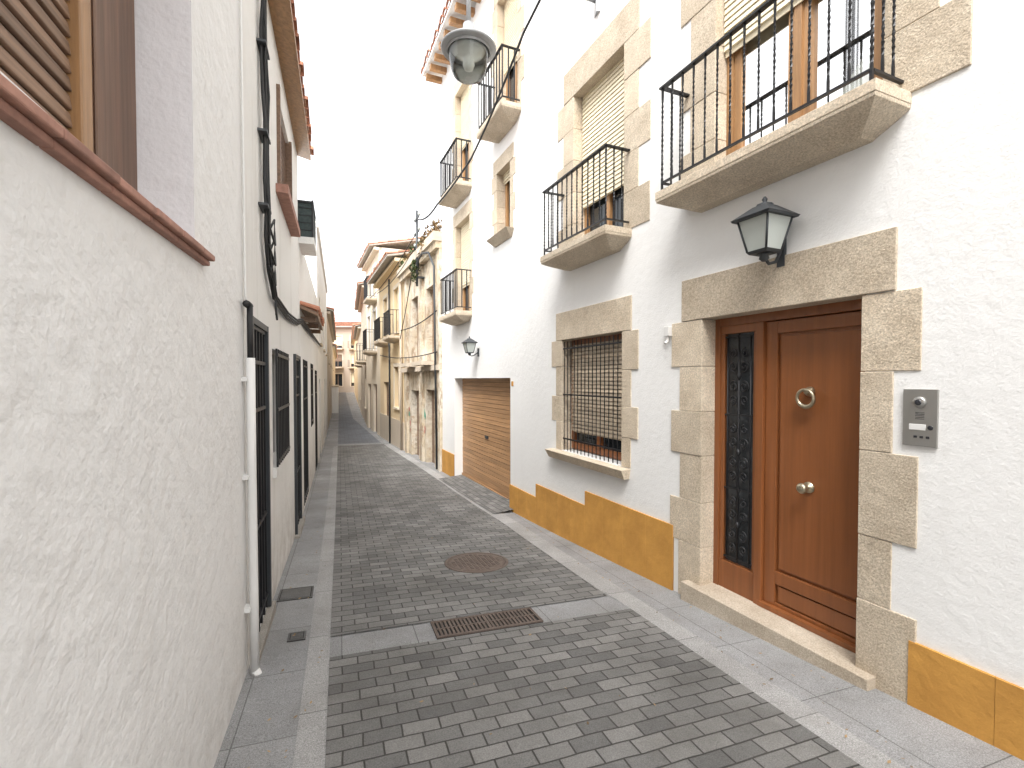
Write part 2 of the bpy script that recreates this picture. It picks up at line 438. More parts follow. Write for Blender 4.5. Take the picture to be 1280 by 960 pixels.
# front door
d=MB()
o=-.13
d.box(door[1]-.045,door[1]+.015,o-.07,o,-1.62,.47,m_door); d.box(1.63,door[1]-.045,o-.07,o-.002,.405,.47,m_door)
d.box(2.375,2.435,o-.07,o+.004,-1.62,.405,m_door)
d.box(2.435,door[1]-.045,o-.06,o-.008,-1.62,-1.40,m_door); d.box(2.435,door[1]-.045,o-.06,o-.01,.345,.405,m_door)
d.box(2.72,2.759,o-.06,o-.012,-1.40,.345,m_door); d.box(2.435,2.465,o-.06,o-.012,-1.40,.345,m_door)
d.box(1.62,2.372,o-.075,o-.045,-1.61,.402,m_door)
d.box(2.285,2.372,o-.045,o-.022,-1.60,.40,m_door,.5); d.box(1.63,1.70,o-.045,o-.022,-1.60,.40,m_door,.5)
d.box(1.70,2.285,o-.045,o-.0225,.315,.40,m_door,.6); d.box(1.70,2.285,o-.045,o-.0225,-1.42,-1.33,m_door,.6); d.box(1.70,2.285,o-.045,o-.0225,-1.60,-1.55,m_door,.6)
d.box(1.72,2.265,o-.046,o-.030,-1.31,.295,m_door,.45)
d.box(1.72,2.265,o-.046,o-.030,-1.54,-1.43,m_door,.45)
d.box(1.60,2.40,o-.03,o+.012,-1.612,-1.575,m_door)
d.build("front_door",FR,P,bevel=.004)
s=MB()
s.quad([(2.455,o-.045,-1.42),(2.73,o-.045,-1.42),(2.73,o-.045,.36),(2.455,o-.045,.36)],m_sglass)
cx=2.592
for x in (2.49,2.694): s.tube([(x,o-.015,-1.38),(x,o-.015,.33)],.006,m_iron,6)
s.tube([(cx,o-.015,-1.38),(cx,o-.015,.34)],.008,m_iron,6)
def spiral(mb,cx,cz,oo,r0,turn,start,sx,sz,rad=.0065):
    pts=[]
    for i in range(26):
        f=i/25; th=start+turn*2*math.pi*f; rr=r0*(1-f*.8); pts.append((cx+sx*rr*math.cos(th),oo,cz+sz*rr*math.sin(th)))
    mb.tube(pts,rad,m_iron,5)
for cz in (-1.1,-.55,.02):
    for sx in (-1,1):
        for sz in (-1,1):
            spiral(s,cx+sx*.046,cz+sz*.075,o-.015,.042,1.4,-1.6,sx,sz)
            spiral(s,cx+sx*.052,cz+sz*.175,o-.015,.036,1.3,1.6,sx,sz)
    s.tube([(cx,o-.015,cz-.03),(cx,o-.015,cz),(cx,o-.015,cz+.03)],[.008,.02,.008],m_iron,8)
for z in (-1.36,.32,-.83,-.27): s.box(2.47,2.715,o-.02,o-.01,z-.006,z+.006,m_iron)
s.build("sidelight_grille",FR,P)
k=MB()
ks,kz=2.052,-.08
k.tube([(ks,o-.03,kz),(ks,o-.012,kz),(ks,o+.01,kz),(ks,o+.02,kz)],[.032,.030,.018,.014],m_brass,14)
k.tube([(ks+.055*math.cos(a*math.pi/12),o+.02+.006*math.sin(a*math.pi/12),kz-.042+.055*math.sin(a*math.pi/12)) for a in range(24)],[.010+.004*max(0,-math.sin(a*math.pi/12)) for a in range(24)],m_brass,10,True)
k.tube([(ks,o-.03,-.70),(ks,o-.02,-.70),(ks,o-.018,-.70),(ks,o+.012,-.70),(ks,o+.025,-.70),(ks,o+.045,-.70),(ks,o+.06,-.70),(ks,o+.064,-.70)],[.036,.036,.014,.014,.030,.035,.026,.008],m_brass,16)
k.build("door_knocker_and_knob",FR,P)

# ground floor window
w=MB()
winfill(w,G1[0],G1[1],-.82,.463,-.13,m_door,m_dglass,2,.07)
blind(w,3.88,4.90,-.095,-.62,.40,m_tan,.042)
w.build("ground_floor_window",FR,P)
gr=MB()
for i in range(16):
    x=G1[0]+.02+(G1[1]-G1[0]-.04)*i/15
    gr.twist(x,-.015,-.84,.44,.0078,4,m_iron,20)
for z in (-.70,-.18,.36): gr.box(G1[0]-.01,G1[1]+.01,-.022,-.008,z-.008,z+.008,m_iron)
gr.build("window_grille",FR,P)

# balcony doors
bd=MB(); o=-.11
a,b_=B1[0],B1[1]
for (x0,x1) in ((a-.01,a+.06),(b_-.06,b_+.01),(2.05,2.12),(2.135,2.20)):
    bd.box(x0,x1,o-.06,o,1.40,3.2,m_frame)
bd.box(2.10,2.15,o-.05,o+.015,1.40,3.2,m_frame)
bd.box(a+.06,b_-.06,o-.055,o-.002,1.40,1.56,m_frame)
for x in (a+.09,b_-.09): bd.box(x-.03,x+.03,o-.05,o-.012,1.56,3.2,m_frame)
bd.quad([(a,o-.035,1.4),(b_,o-.035,1.4),(b_,o-.035,3.2),(a,o-.035,3.2)],m_glass)
def curtain(mb,a,b_,o,z0,z1,amp,n):
    V=[];F=[]
    for i in range(n+1):
        x=a+(b_-a)*i/n; y=o+amp*math.sin(i*1.15)+amp*.5*math.sin(i*.43+1)
        V+= [(x,y,z0),(x,y,z1)]
    for i in range(n): F.append((2*i,2*i+2,2*i+3,2*i+1))
    mb.add(V,F,m_curt,.5,True)
curtain(bd,a+.01,2.09,o-.075,1.42,3.2,.012,64); curtain(bd,2.33,b_-.01,o-.075,1.42,3.2,.012,48)
bd.box(a-.3,b_+.3,-1.2,-1.15,1.3,3.3,m_greyp)
blind(bd,a+.01,b_-.01,-.07,2.40,3.2,m_blind)
bd.build("balcony_door",FR,P)
bd=MB()
def bdoor(o_,zb,zt):
    a,b_=o_[0],o_[1]
    winfill(bd,a,b_,o_[2],o_[3],-.14,m_frame,m_dglass,2,.07)
    blind(bd,a+.015,b_-.015,-.10,zb,o_[3]+.01,m_blind)
bdoor(B2,1.93,3.18); bdoor(B3,4.7,5.8); bdoor(B4,4.5,5.5); bdoor(B5,1.8,3.0); bdoor(W1,3.05,3.2)
bd.build("upper_windows",FR,P)
# garage
ga=MB()
z=.02
while z>-2.0:
    ga.box(6.50,9.345,-.205,-.17-R.uniform(0,.002),z-.071,z-.004,m_gar); z-=.073
ga.box(6.5,9.34,-.22,-.19,-2.4,.03,m_gard)
ga.box(7.86,8.0,-.17,-.15,-1.05,-1.0,m_grey)
ga.box(6.5,9.345,-.17,-.150,-2.0,-1.90,m_gar)
ga.build("garage_door",FR,P)
rf=MB()
tileroof(rf,-7,10.35,6.56,.42,5.5,1.4,m_white)
rf.build("tile_roof",FR,P)
rf=MB()
for i in range(50):
    x=10.2-.35*i
    if x<-6.8: break
    rf.box(x-.05,x+.05,0,.34,6.37,6.47,m_frame)
rf.build("eave_brackets",FR,P)

# intercom
ic=MB(); a,b_=1.298,1.444
ic.box(a,b_,0,.014,-.335,-.05,m_steel)
ic.tube([(1.37,.012,-.115),(1.37,.026,-.115),(1.37,.032,-.115)],[.03,.028,.02],m_steel,18)
ic.tube([(1.37,.03,-.115),(1.37,.036,-.115)],[.017,.012],m_lens,14)
for i in range(5): ic.box(1.35,1.39,.012,.0155,-.168-i*.008,-.165-i*.008,m_lens)
ic.box(1.345,1.415,.012,.017,-.255,-.225,m_pvc); ic.tube([(1.325,.012,-.24),(1.325,.018,-.24)],.012,m_lens,12)
for i in range(3): ic.box(1.38-.026*i,1.395-.026*i,.012,.017,-.295,-.283,m_lens)
ic.build("intercom_panel",FR,bevel=.002,recenter=True)

def lantern(s0,oc_,zt,sc,fr,name):
    L=MB()
    def Q(hw,z): return [(s0-hw*sc,oc_-hw*sc,zt+z*sc),(s0+hw*sc,oc_-hw*sc,zt+z*sc),(s0+hw*sc,oc_+hw*sc,zt+z*sc),(s0-hw*sc,oc_+hw*sc,zt+z*sc)]
    L.lathe((s0,oc_,zt),[(.008*sc,0),(.02*sc,-.02*sc),(.012*sc,-.035*sc),(.03*sc,-.05*sc),(.055*sc,-.055*sc),(.06*sc,-.075*sc)],m_grey,10)
    L.hexa(Q(.155,-.15)+Q(.055,-.068),m_grey); L.hexa(Q(.15,-.165)+Q(.158,-.15),m_grey)
    L.hexa(Q(.075,-.385)+Q(.12,-.165),m_lampg)
    for sx in (-1,1):
        for so in (-1,1):
            L.tube([(s0+sx*.122*sc,oc_+so*.122*sc,zt-.165*sc),(s0+sx*.077*sc,oc_+so*.077*sc,zt-.385*sc)],.008*sc,m_grey,6)
    L.hexa(Q(.07,-.405)+Q(.085,-.385),m_grey)
    L.lathe((s0,oc_,zt),[(.05*sc,-.405*sc),(.03*sc,-.42*sc),(.035*sc,-.44*sc),(.012*sc,-.46*sc)],m_grey,10)
    L.tube([(s0,oc_,zt-.43*sc),(s0,oc_-.05*sc,zt-.47*sc),(s0,oc_-.12*sc,zt-.45*sc),(s0,.03,zt-.39*sc),(s0,.01,zt-.36*sc)],.012*sc,m_grey,8)
    L.box(s0-.03*sc,s0+.03*sc,0,.02,zt-.48*sc,zt-.28*sc,m_grey)
    return L.build(name,fr,recenter=True)
lantern(2.14,.17,1.145,.88,FR,"wall_lantern")
lantern(7.88,.17,.74,.72,FR,"wall_lantern")

j=MB(); j.box(3.13,3.19,0,.05,.36,.44,m_pvc); j.tube([(3.16,.03,.37),(3.16,.03,.32),(3.16,.06,.30)],.012,m_pvc,8)
j.build("security_sensor",FR,bevel=.004,recenter=True)
j=MB(); j.box(6.40,6.46,0,.008,-.10,-.03,m_ochre); j.build("house_number_plate",FR,recenter=True)

# ================================================================== BUILDINGS FURTHER RIGHT
P=empty("derelict_house",FR)
mb=MB(); ops=[(10.9,11.7,-2.6,-.25,.25),(12.5,13.4,-2.6,-.3,.25),(10.95,11.65,.6,2.2,.25),(12.55,13.35,.6,2.2,.25)]
facade(mb,10.24,14.42,-3.4,3.15,ops,m_derel); mb.build("walls",FR,P,recalc=False)
mb=MB()
for x in (10.35,12.0,13.9): mb.box(x-.12,x+.12,-.02,.06,-3.2,2.9,m_derel)
mb.box(10.22,14.44,-.2,.14,2.85,3.0,m_derel); mb.box(10.2,14.46,-.2,.2,3.0,3.2,m_greyp)
mb.box(10.24,14.42,-.02,.1,.2,.32,m_greyp)
for x in (11.3,12.95):
    mb.box(x-.5,x+.5,-.02,.35,.33,.42,m_greyp)
    mb.box(x-.38,x+.38,-.2,-.14,-2.4,-.28,m_brown); mb.box(x-.36,x+.36,-.2,-.15,.6,2.2,m_brown)
    mb.box(x-.02,x+.02,-.15,-.12,.6,2.2,m_black)
mb.build("cornice_doors_and_pilasters",FR,P)
mb=MB()
for _ in range(14):
    x=R.choice((10.62,11.8,12.25,13.6))+R.uniform(-.1,.1); z=R.uniform(-1.5,-.4); w_=R.uniform(.04,.1)
    th=[R.uniform(.6,1.2) for _ in range(9)]
    mb.quad([(x+w_*th[i]*math.cos(i*.698),.004 + _*.0004,z+w_*1.4*th[i]*math.sin(i*.698)) for i in range(9)],m_graf if R.random()<.55 else m_graf2)
mb.build("graffiti",FR,P,recalc=False)
pl=MB()
def leaves(mb,c,rad,n,sz,mat=None):
    for _ in range(n):
        p=Vector((R.gauss(0,1),R.gauss(0,1),R.gauss(0,1))); p.normalize(); p*=R.random()**.5
        q=Vector((c[0]+p.x*rad[0],c[1]+p.y*rad[1],c[2]+p.z*rad[2]))
        u=Vector((R.uniform(-1,1),R.uniform(-1,1),R.uniform(-1,1))).normalized(); v_=u.cross(Vector((R.random(),R.random(),1))).normalized()
        k_=sz*R.uniform(.5,1.2)
        mb.quad([q-u*k_,q+v_*k_*.45,q+u*k_,q-v_*k_*.45],mat or m_leaf)
for x in (10.5,11.1,11.5,12.6,13.3,14.0): leaves(pl,(x,.05,3.3+R.uniform(-.05,.12)),(.28,.16,.2),90,.06,m_leaf if R.random()<.6 else m_dleaf)
leaves(pl,(12.0,.2,2.75),(.3,.12,.35),120,.06)
leaves(pl,(11.2,.15,3.15),(.5,.15,.25),120,.06,m_dleaf)
pl.build("wall_plants",FR,recenter=True)

def house(name,fr,s0,s1,zt,mat,wins,eave=None,doors=(),shut=m_brown,trim=None):
    P=empty(name,fr); mb=MB()
    ops=[(a,b_,c_,d_,.18) for (a,b_,c_,d_) in list(wins)+list(doors)]
    facade(mb,s0,s1,-3.4,zt,ops,mat); mb.build("walls",fr,P,recalc=False)
    mb=MB()
    for (a,b_,c_,d_) in wins:
        winfill(mb,a,b_,c_,d_,-.12,shut,m_dglass,2,.06)
        if R.random()<.6: blind(mb,a+.02,b_-.02,-.09,c_+(d_-c_)*R.uniform(.1,.5),d_,m_blind if R.random()<.5 else shut,.07)
        mb.box(a-.06,b_+.06,-.05,.06,c_-.06,c_-.004,trim or m_stone)
        if trim:
            mb.box(a-.1,a-.002,-.02,.025,c_,d_,trim); mb.box(b_+.002,b_+.1,-.02,.025,c_,d_,trim); mb.box(a-.1,b_+.1,-.02,.027,d_+.002,d_+.12,trim)
    for (a,b_,c_,d_) in doors:
        mb.box(a-.01,b_+.01,-.2,-.1,c_,d_,shut); mb.box((a+b_)/2-.01,(a+b_)/2+.01,-.1,-.09,c_,d_,m_black)
    mb.build("windows_and_doors",fr,P)
    if eave:
        mb=MB(); tileroof(mb,s0,s1,zt+.08,eave,4.5,1.1,m_mort); mb.box(s0,s1,-.1,eave*.5,zt-.1,zt,mat)
        mb.build("tile_roof",fr,P)
    else:
        mb=MB(); mb.box(s0-.01,s1+.01,-.15,.05,zt-.12,zt+.03,trim or mat); mb.build("cornice",fr,P)
    return P
Pq=house("yellow_house",FR,14.45,19.12,3.6,m_yellowp,[(15.2,16.0,1.5,2.9),(17.3,18.1,1.5,2.9),(15.2,16.0,-.9,.4)],.5,[(17.2,18.2,-2.6,-.1)],trim=m_cream)
q=MB(); q2=MB()
balcony(q,q2,15.0,16.2,1.35,.35,.8,.12,False); balcony(q,q2,17.0,18.4,1.35,.35,.8,.12,False)
q.build("balcony_slabs",FR,Pq); q2.build("balcony_railings",FR,Pq)
q=MB()
q.box(14.46,19.1,.0,.02,-3.2,-1.3,m_greyp)
q.tube([(14.6,.06,-2.3),(14.6,.06,3.5)],.04,m_greyp,8); q.tube([(16.7,.05,-2.3),(16.7,.05,3.4)],.03,m_grey,8)
q.build("plinth_and_downpipes",FR,Pq)
Pq=house("cream_house",FR,19.15,23.3,5.1,m_cream,[(20,20.8,1.2,2.8),(21.8,22.6,1.2,2.8),(20,20.8,3.3,4.6),(21.8,22.6,3.3,4.6)],.4,[(20,21,-2.8,-.2),(21.8,22.8,-2.8,-.2)],trim=m_white)
q=MB(); q2=MB(); balcony(q,q2,19.8,21.0,1.15,.45,.85,.12,False); balcony(q,q2,19.8,21.0,3.25,.4,.85,.12,False)
q.build("balcony_slabs",FR,Pq); q2.build("balcony_railings",FR,Pq)
F5=Frame((-6.83,22.6,H),math.atan2(37.5,-12.9),1)
Pq=house("stone_house",F5,0,9,4.4,m_greyp,[(1,1.9,1,2.5),(4,4.9,1,2.5),(7,7.9,1,2.5),(1,1.9,-1.4,-.1)],.4,[(4,5,-2.9,-.3),(7,8,-2.9,-.3)],trim=m_cream)
q=MB(); q2=MB(); balcony(q,q2,.8,2.2,.9,.45,.85,.15,False); balcony(q,q2,6.8,8.2,.9,.45,.85,.15,False)
q.build("balcony_slabs",F5,Pq); q2.build("balcony_railings",F5,Pq)
house("white_house",F5,9.05,20,3.4,m_cream,[(11,12,1,2.4),(15,16,1,2.4),(11,12,-1.4,0)],.4,[(15,16,-2.9,-.3)])
house("yellow_house",F5,20.05,42,4.6,m_yellowp,[(22,23,1,2.4),(26,27,1,2.4),(31,32,1,2.4),(36,37,1,2.4)],.4,[(24,25,-2.9,-.3),(33,34,-2.9,-.3)])
# building that closes the street
FF=Frame((-14,62,H),math.pi,1)
wins=[]
for i in range(7):
    for z in (-.9,1.6,4.0): wins.append((1.0+i*2.3,2.2+i*2.3,z,z+1.6))
Pq=house("apartment_building",FF,0,17,6.7,m_pinkp,wins,.6,trim=m_cream)
q=MB(); q2=MB()
for i in range(7):
    for z in (1.5,3.9): balcony(q,q2,.8+i*2.3,2.4+i*2.3,z,.7,.95,.2,False)
q.build("balcony_slabs",FF,Pq); q2.build("balcony_railings",FF,Pq)

# ================================================================== LEFT SIDE
P=empty("limewashed_house",FL)
mb=MB(); ops=[(-.35,1.95,.50,2.1,.21)]
facade(mb,-7,2.90,-3.4,6.2,ops,m_lwall,mrev=m_reveal); mb.build("walls",FL,P,recalc=False)
mb=MB()
blind(mb,-.30,1.52,-.19,.50,2.1,m_brown,.05)
mb.box(-.35,1.96,-.26,-.215,.48,2.12,m_brown)
mb.box(1.52,1.585,-.215,-.165,.49,2.1,m_frame); mb.box(1.586,1.955,-.215,-.178,.49,2.1,m_panel); mb.box(1.62,1.92,-.178,-.170,.60,2.0,m_panel)
mb.build("window_shutter",FL,P,bevel=.004)
mb=MB()
x=-.5
while x<2.06:
    x1=min(x+.24,2.07)
    za=.455+(x-.8)*.03; zb=.455+(x1-.8)*.03
    jx=R.uniform(-.003,.003)
    mb.hexa([(x+.001,-.20,za-.016),(x1-.001,-.20,zb-.016),(x1-.001,.04+jx,zb-.016),(x+.001,.04+jx,za-.016),
             (x+.001,-.20,za+.016),(x1-.001,-.20,zb+.016),(x1-.001,.04+jx,zb+.006),(x+.001,.04+jx,za+.006)],m_sillr)
    mb.hexa([(x+.001,-.20,za-.036),(x1-.001,-.20,zb-.036),(x1-.001,.024,zb-.036),(x+.001,.024,za-.036),
             (x+.001,-.20,za-.017),(x1-.001,-.20,zb-.017),(x1-.001,.024,zb-.017),(x+.001,.024,za-.017)],m_sillr)
    x=x1
mb.build("clay_sill",FL,P,bevel=.004)

def bargrille(mb,a,b_,z0,z1,o,n,hs):
    for i in range(n):
        x=a+(b_-a)*i/(n-1); mb.box(x-.008,x+.008,o-.008,o+.008,z0,z1,m_iron)
    for z in hs: mb.box(a-.01,b_+.01,o-.005,o+.012,z-.012,z+.012,m_iron)
P=empty("white_terraced_house",FL)
mb=MB(); ops=[(3.06,3.70,-1.66,.36,.12),(4.14,5.10,-.72,.25,.14),(6.05,6.75,-1.85,.28,.12),(4.65,5.75,1.72,2.62,.14)]
facade(mb,2.92,6.92,-3.4,3.0,ops,m_lwall2); mb.build("walls",FL,P,recalc=False)
mb=MB()
for (a,b_,z0,z1) in ((3.06,3.70,-1.66,.36),(6.05,6.75,-1.85,.28)):
    mb.box(a,b_,-.12,-.08,z0,z1,m_iron); bargrille(mb,a+.02,b_-.02,z0,z1,.0,6,(z0+.1,z0+.7,-.2,z1-.25,z1-.03))
    mb.box(a-.02,a+.02,-.08,.03,z0,z1+.02,m_grey); mb.box(b_-.02,b_+.02,-.08,.03,z0,z1+.02,m_grey); mb.box(a+.02,b_-.02,-.08,.028,z1-.02,z1+.02,m_grey)
mb.box(4.14,5.10,-.14,-.1,-.72,.25,m_dglass); bargrille(mb,4.16,5.08,-.72,.25,.03,9,(-.68,-.25,.2))
blind(mb,4.65,5.75,-.03,1.72,2.62,m_brown,.05); mb.box(4.62,4.67,-.1,.03,1.72,2.64,m_brown); mb.box(5.73,5.78,-.1,.03,1.72,2.64,m_brown)
mb.build("doors_and_windows",FL,P)
mb=MB(); mb.box(4.5,5.9,-.1,.10,1.64,1.715,m_sillr); mb.box(4.1,5.14,-.1,.03,-.80,-.725,m_lwall2); mb.box(3.0,3.78,-.1,.05,-2.5,-1.665,m_lstep); mb.box(5.95,6.85,-.1,.06,-2.5,-1.853,m_lstep)
mb.build("sills_and_steps",FL,P)
mb=MB(); tileroof(mb,2.93,6.92,3.02,.20,4,1.0,m_frame); mb.build("tile_roof",FL,P)

P=empty("low_white_house",FL)
mb=MB(); ops=[(7.6,8.6,-1.9,.3,.15),(9.6,10.4,-.9,.3,.15),(11.2,12.1,-2.1,.2,.15)]
facade(mb,6.95,12.7,-3.4,2.0,ops,m_lwall2); mb.build("walls",FL,P,recalc=False)
mb=MB()
for (a,b_,z0,z1) in ((7.6,8.6,-1.9,.3),(9.6,10.4,-.9,.3),(11.2,12.1,-2.1,.2)):
    mb.box(a,b_,-.15,-.1,z0,z1,m_iron); bargrille(mb,a+.03,b_-.03,z0,z1,.0,6,(z0+.1,-.3,z1-.1))
mb.box(7.0,7.7,-.05,.20,1.86,1.95,m_lwall2)
mb.box(7.03,7.05,-.3,.18,1.95,2.42,m_green); mb.box(7.05,7.7,.165,.18,1.95,2.42,m_green)
for (x,y) in ((7.02,.18),(7.02,-.3),(7.7,.18)): mb.box(x-.012,x+.012,y-.012,y+.012,1.95,2.46,m_iron)
mb.box(7.005,7.035,-.3,.195,2.42,2.445,m_iron); mb.box(7.04,7.7,.17,.195,2.42,2.445,m_iron)
for z in (2.05,2.15,2.25,2.35): mb.box(7.022,7.0295,-.3,.18,z-.004,z+.004,m_iron)
mb.build("doors_and_terrace_screen",FL,P)
mb=MB(); tileroof(mb,7.1,9.3,.95,.26,.0,.10,m_brown); 
for x in (7.3,8.2,9.1): mb.box(x-.03,x+.03,0,.2,.82,.89,m_brown)
mb.build("door_canopy",FL,P)
house("white_house",FL,12.75,22.5,3.9,m_lwall,[(14,14.9,1,2.3),(17,17.9,1,2.3),(20,20.9,1,2.3)],None,[(13.6,14.5,-2.4,0),(18,19,-2.4,0)])
house("grey_house",FL,22.55,40,3.0,m_greyp,[(25,26,.8,2),(30,31,.8,2),(35,36,.8,2)],.3,[(27,28,-2.9,-.1)])
house("cream_house",FL,40.05,64,2.6,m_cream,[(45,46,.8,2),(55,56,.8,2)],.3,[(50,51,-2.9,-.1)])
mb=MB(); mb.box(34,38,-.02,.42,-2.8,-.5,m_lwall2); mb.box(33.95,38.05,-.02,.47,-.5,-.42,m_stone); mb.build("low_wall",FL,recenter=True)

# pipes and cables on the left
p=MB(); T=2.86
p.tube([(T,.045,-1.68),(T,.045,-1.2),(T,.042,-.5),(T,.042,.12)],.024,m_pvc,12)
for z in (-1.3,-.55,.0): p.box(T-.035,T+.035,0,.03,z-.012,z+.012,m_pvc)
p.tube([(T,.045,-1.66),(T,.065,-1.71)],.025,m_pvc,12)
p.build("downpipe",FL,recenter=True)
p=MB()
p.tube([(T,.042,.10),(T,.042,.42)],.016,m_cable,8); p.tube([(T,.04,.4),(T,.02,.46),(T,.015,3.0),(T,.015,5)],.006,m_pvc,6)
p.tube([(T-.03,.03,.42),(T+.07,.03,.42)],.020,m_cable,8)
for i,(dx,do) in enumerate(((0,.03),(.03,.045),(.06,.03),(.09,.05),(.13,.03))):
    pts=[(3.50+dx,do,4.8),(3.50+dx,do,2.9)]
    for kx in range(9): pts.append((3.52+dx+R.uniform(-.025,.025)+kx*.008,do+R.uniform(-.005,.012),2.6-.2*kx))
    pts+=[(3.72+dx,do,.80),(3.95+dx,do,.66+R.uniform(-.03,.03)),(4.25,do,.62+i*.012),(5.0,do,.60+i*.015),(6.2,do,.66+i*.015),(7.0,do,.78+i*.012),(9.4,do,.8+i*.012),(14,do,.9)]
    p.tube(pts,.008 if i%2 else .011,m_cable,6)
for z in (2.3,1.7,1.2): p.box(3.50,3.70,0,.06,z-.008,z+.008,m_grey)
p.tube([(3.85,.06,.60),(3.86,.07,.45),(3.90,.06,.5)],.008,m_cable,6)
for z in (1.1,.95,.8): p.tube([(3.6,.05,z),(3.8,.07,z-.1),(3.95,.05,z+.02),(3.85,.06,z+.1),(3.68,.05,z-.02)],.008,m_cable,6)
p.build("wall_cables",FL,recenter=True)

# utility pole bracket + cables right
p=MB()
p.tube([(11.85,.18,2.3),(11.85,.18,4.15)],.03,m_grey,10)
p.box(11.8,11.9,.0,.17,2.5,2.54,m_grey); p.box(11.8,11.9,.0,.17,2.85,2.89,m_grey)
for z in (3.95,3.6,3.3): p.box(11.6,12.1,.17,.19,z-.02,z+.02,m_grey); p.lathe((11.62,.18,z+.02),[(.025,0),(.03,.04),(.015,.08)],m_lampg,8); p.lathe((12.08,.18,z+.02),[(.025,0),(.03,.04),(.015,.08)],m_lampg,8)
p.tube([(11.8,.16,2.7),(11.6,.2,2.9),(11.2,.2,2.95),(10.7,.18,2.85),(10.45,.12,2.5),(10.42,.08,-2.0)],.024,m_grey,8)
p.build("utility_pole",FR,recenter=True)
p=MB()
def cable(a,b_,sag,rad=.011,n=14):
    a=Vector(a); b_=Vector(b_)
    p.tube([a.lerp(b_,i/n)-Vector((0,0,sag*4*(i/n)*(1-i/n))) for i in range(n+1)],rad,m_cable,6)
cable((11.85,.2,3.95),(9.3,.36,3.42),.12,.018); cable((9.3,.36,3.42),(7.24,.36,3.46),.03,.018); cable((7.24,.36,3.46),(5.3,.36,4.15),.06,.016); cable((5.3,.36,4.15),(3.0,.05,5.4),.05,.016)
cable((11.85,.2,3.6),(22.5,.3,3.4),.3,.012); cable((11.85,.2,3.3),(18.5,.2,3.2),.2,.012)
cable((10.3,.10,1.5),(14.4,.10,1.45),.08,.014); cable((10.3,.10,.6),(18.4,.10,.9),.12,.014); cable((11.85,.2,3.3),(14.5,.1,1.2),.1,.012)
p.build("overhead_cables",FR,recenter=True)

# street lamp
p=MB(); c=(-.40,4.5,3.05)
p.lathe(c,[(.205,-.016),(.25,-.015),(.257,0),(.247,.012),(.19,.055),(.10,.09),(.06,.12),(.05,.22),(.02,.24)],m_enamel,32)
p.lathe(c,[(.03,-.272),(.10,-.268),(.135,-.25),(.155,-.21),(.175,-.12),(.19,-.016)],m_glass,28,caps=False)
p.lathe(c,[(.17,-.02),(.12,-.05),(.06,-.08),(.05,-.10),(.055,-.15),(.04,-.19),(.01,-.20)],m_bulb,20)
p.lathe(c,[(.195,-.04),(.20,-.0165)],m_enamel,28,caps=False)
p.tube([(c[0],c[1],c[2]+.2),(c[0],c[1],c[2]+.72),(c[0]+.05,c[1]+.02,c[2]+.80),(c[0]+.2,c[1]+.09,c[2]+.84),(.93,5.08,c[2]+.86)],.022,m_enamel,10)
p.box(.86,.98,5.0,5.12,c[2]+.72,c[2]+1.0,m_enamel)
p.build("street_lamp",FW,recenter=True)

# ================================================================== GROUND
def sheet(mb,t0,t1,bl,br,dz,mat,step=.25,nb=4):
    n=max(1,int((t1-t0)/step)); V=[];F=[]
    for i in range(n+1):
        t=t0+(t1-t0)*i/n
        for k_ in range(nb+1): V.append((bl(t)+(br(t)-bl(t))*k_/nb,t,dz))
    for i in range(n):
        for k_ in range(nb): q=i*(nb+1)+k_; F.append((q,q+1,q+nb+2,q+nb+1))
    mb.add(V,F,mat,.5,True)
mb=MB(); sheet(mb,-500,-8,lambda t:-500,lambda t:500,-.03,m_ground,20,20); sheet(mb,-8,90,lambda t:-500,lambda t:500,-.03,m_ground,.5,200); sheet(mb,90,900,lambda t:-500,lambda t:500,-.03,m_ground,20,20)
mb.build("ground",FS,drape=True,recalc=False)
mb=MB(); sheet(mb,-8,90,lambda t:-.56,lambda t:3.6,.004,m_pave,.25,8); mb.build("pavement",FS,drape=True,recalc=False)
def rb(t): return 2.03 if t<6 else max(.85,2.03-(t-6)*.0613)
mb=MB(); sheet(mb,-8,16.6,lambda t:-.20,lambda t:-.071,.0075,m_kerb,.25,2); sheet(mb,-8,16.6,lambda t:rb(t)+(.031 if t<3.3 else .001),lambda t:rb(t)+.20,.0075,m_kerb,.25,2)
mb.build("kerb_stones",FS,drape=True,recalc=False)
mb=MB(); sheet(mb,-8,3.08,lambda t:-.07,lambda t:2.06,.012,m_sett); sheet(mb,3.37,16.6,lambda t:-.07,rb,.012,m_sett)
mb.build("sett_road",FS,drape=True,recalc=False)
mb=MB(); sheet(mb,17.1,88,lambda t:-.07,lambda t:max(.72,1.33-(t-17)*.05),.012,m_asph,.5); mb.build("road",FS,drape=True,recalc=False)
mb=MB()
V=[];F=[]
MFR=FR.mat()
for i in range(25):
    s_=6.35+3.0*i/24
    for k_,(oo,dz) in enumerate(((.33,.016),(.0,.05),(-.19,.07))):
        y=(MFR@Vector((s_,oo,0))).y
        V.append((s_,oo,g(y)+dz))
for i in range(24):
    for k_ in range(2): q=i*3+k_; F.append((q,q+1,q+4,q+3))
mb.add(V,F,m_sett); mb.build("garage_apron",FR,recalc=False)
mb=MB()
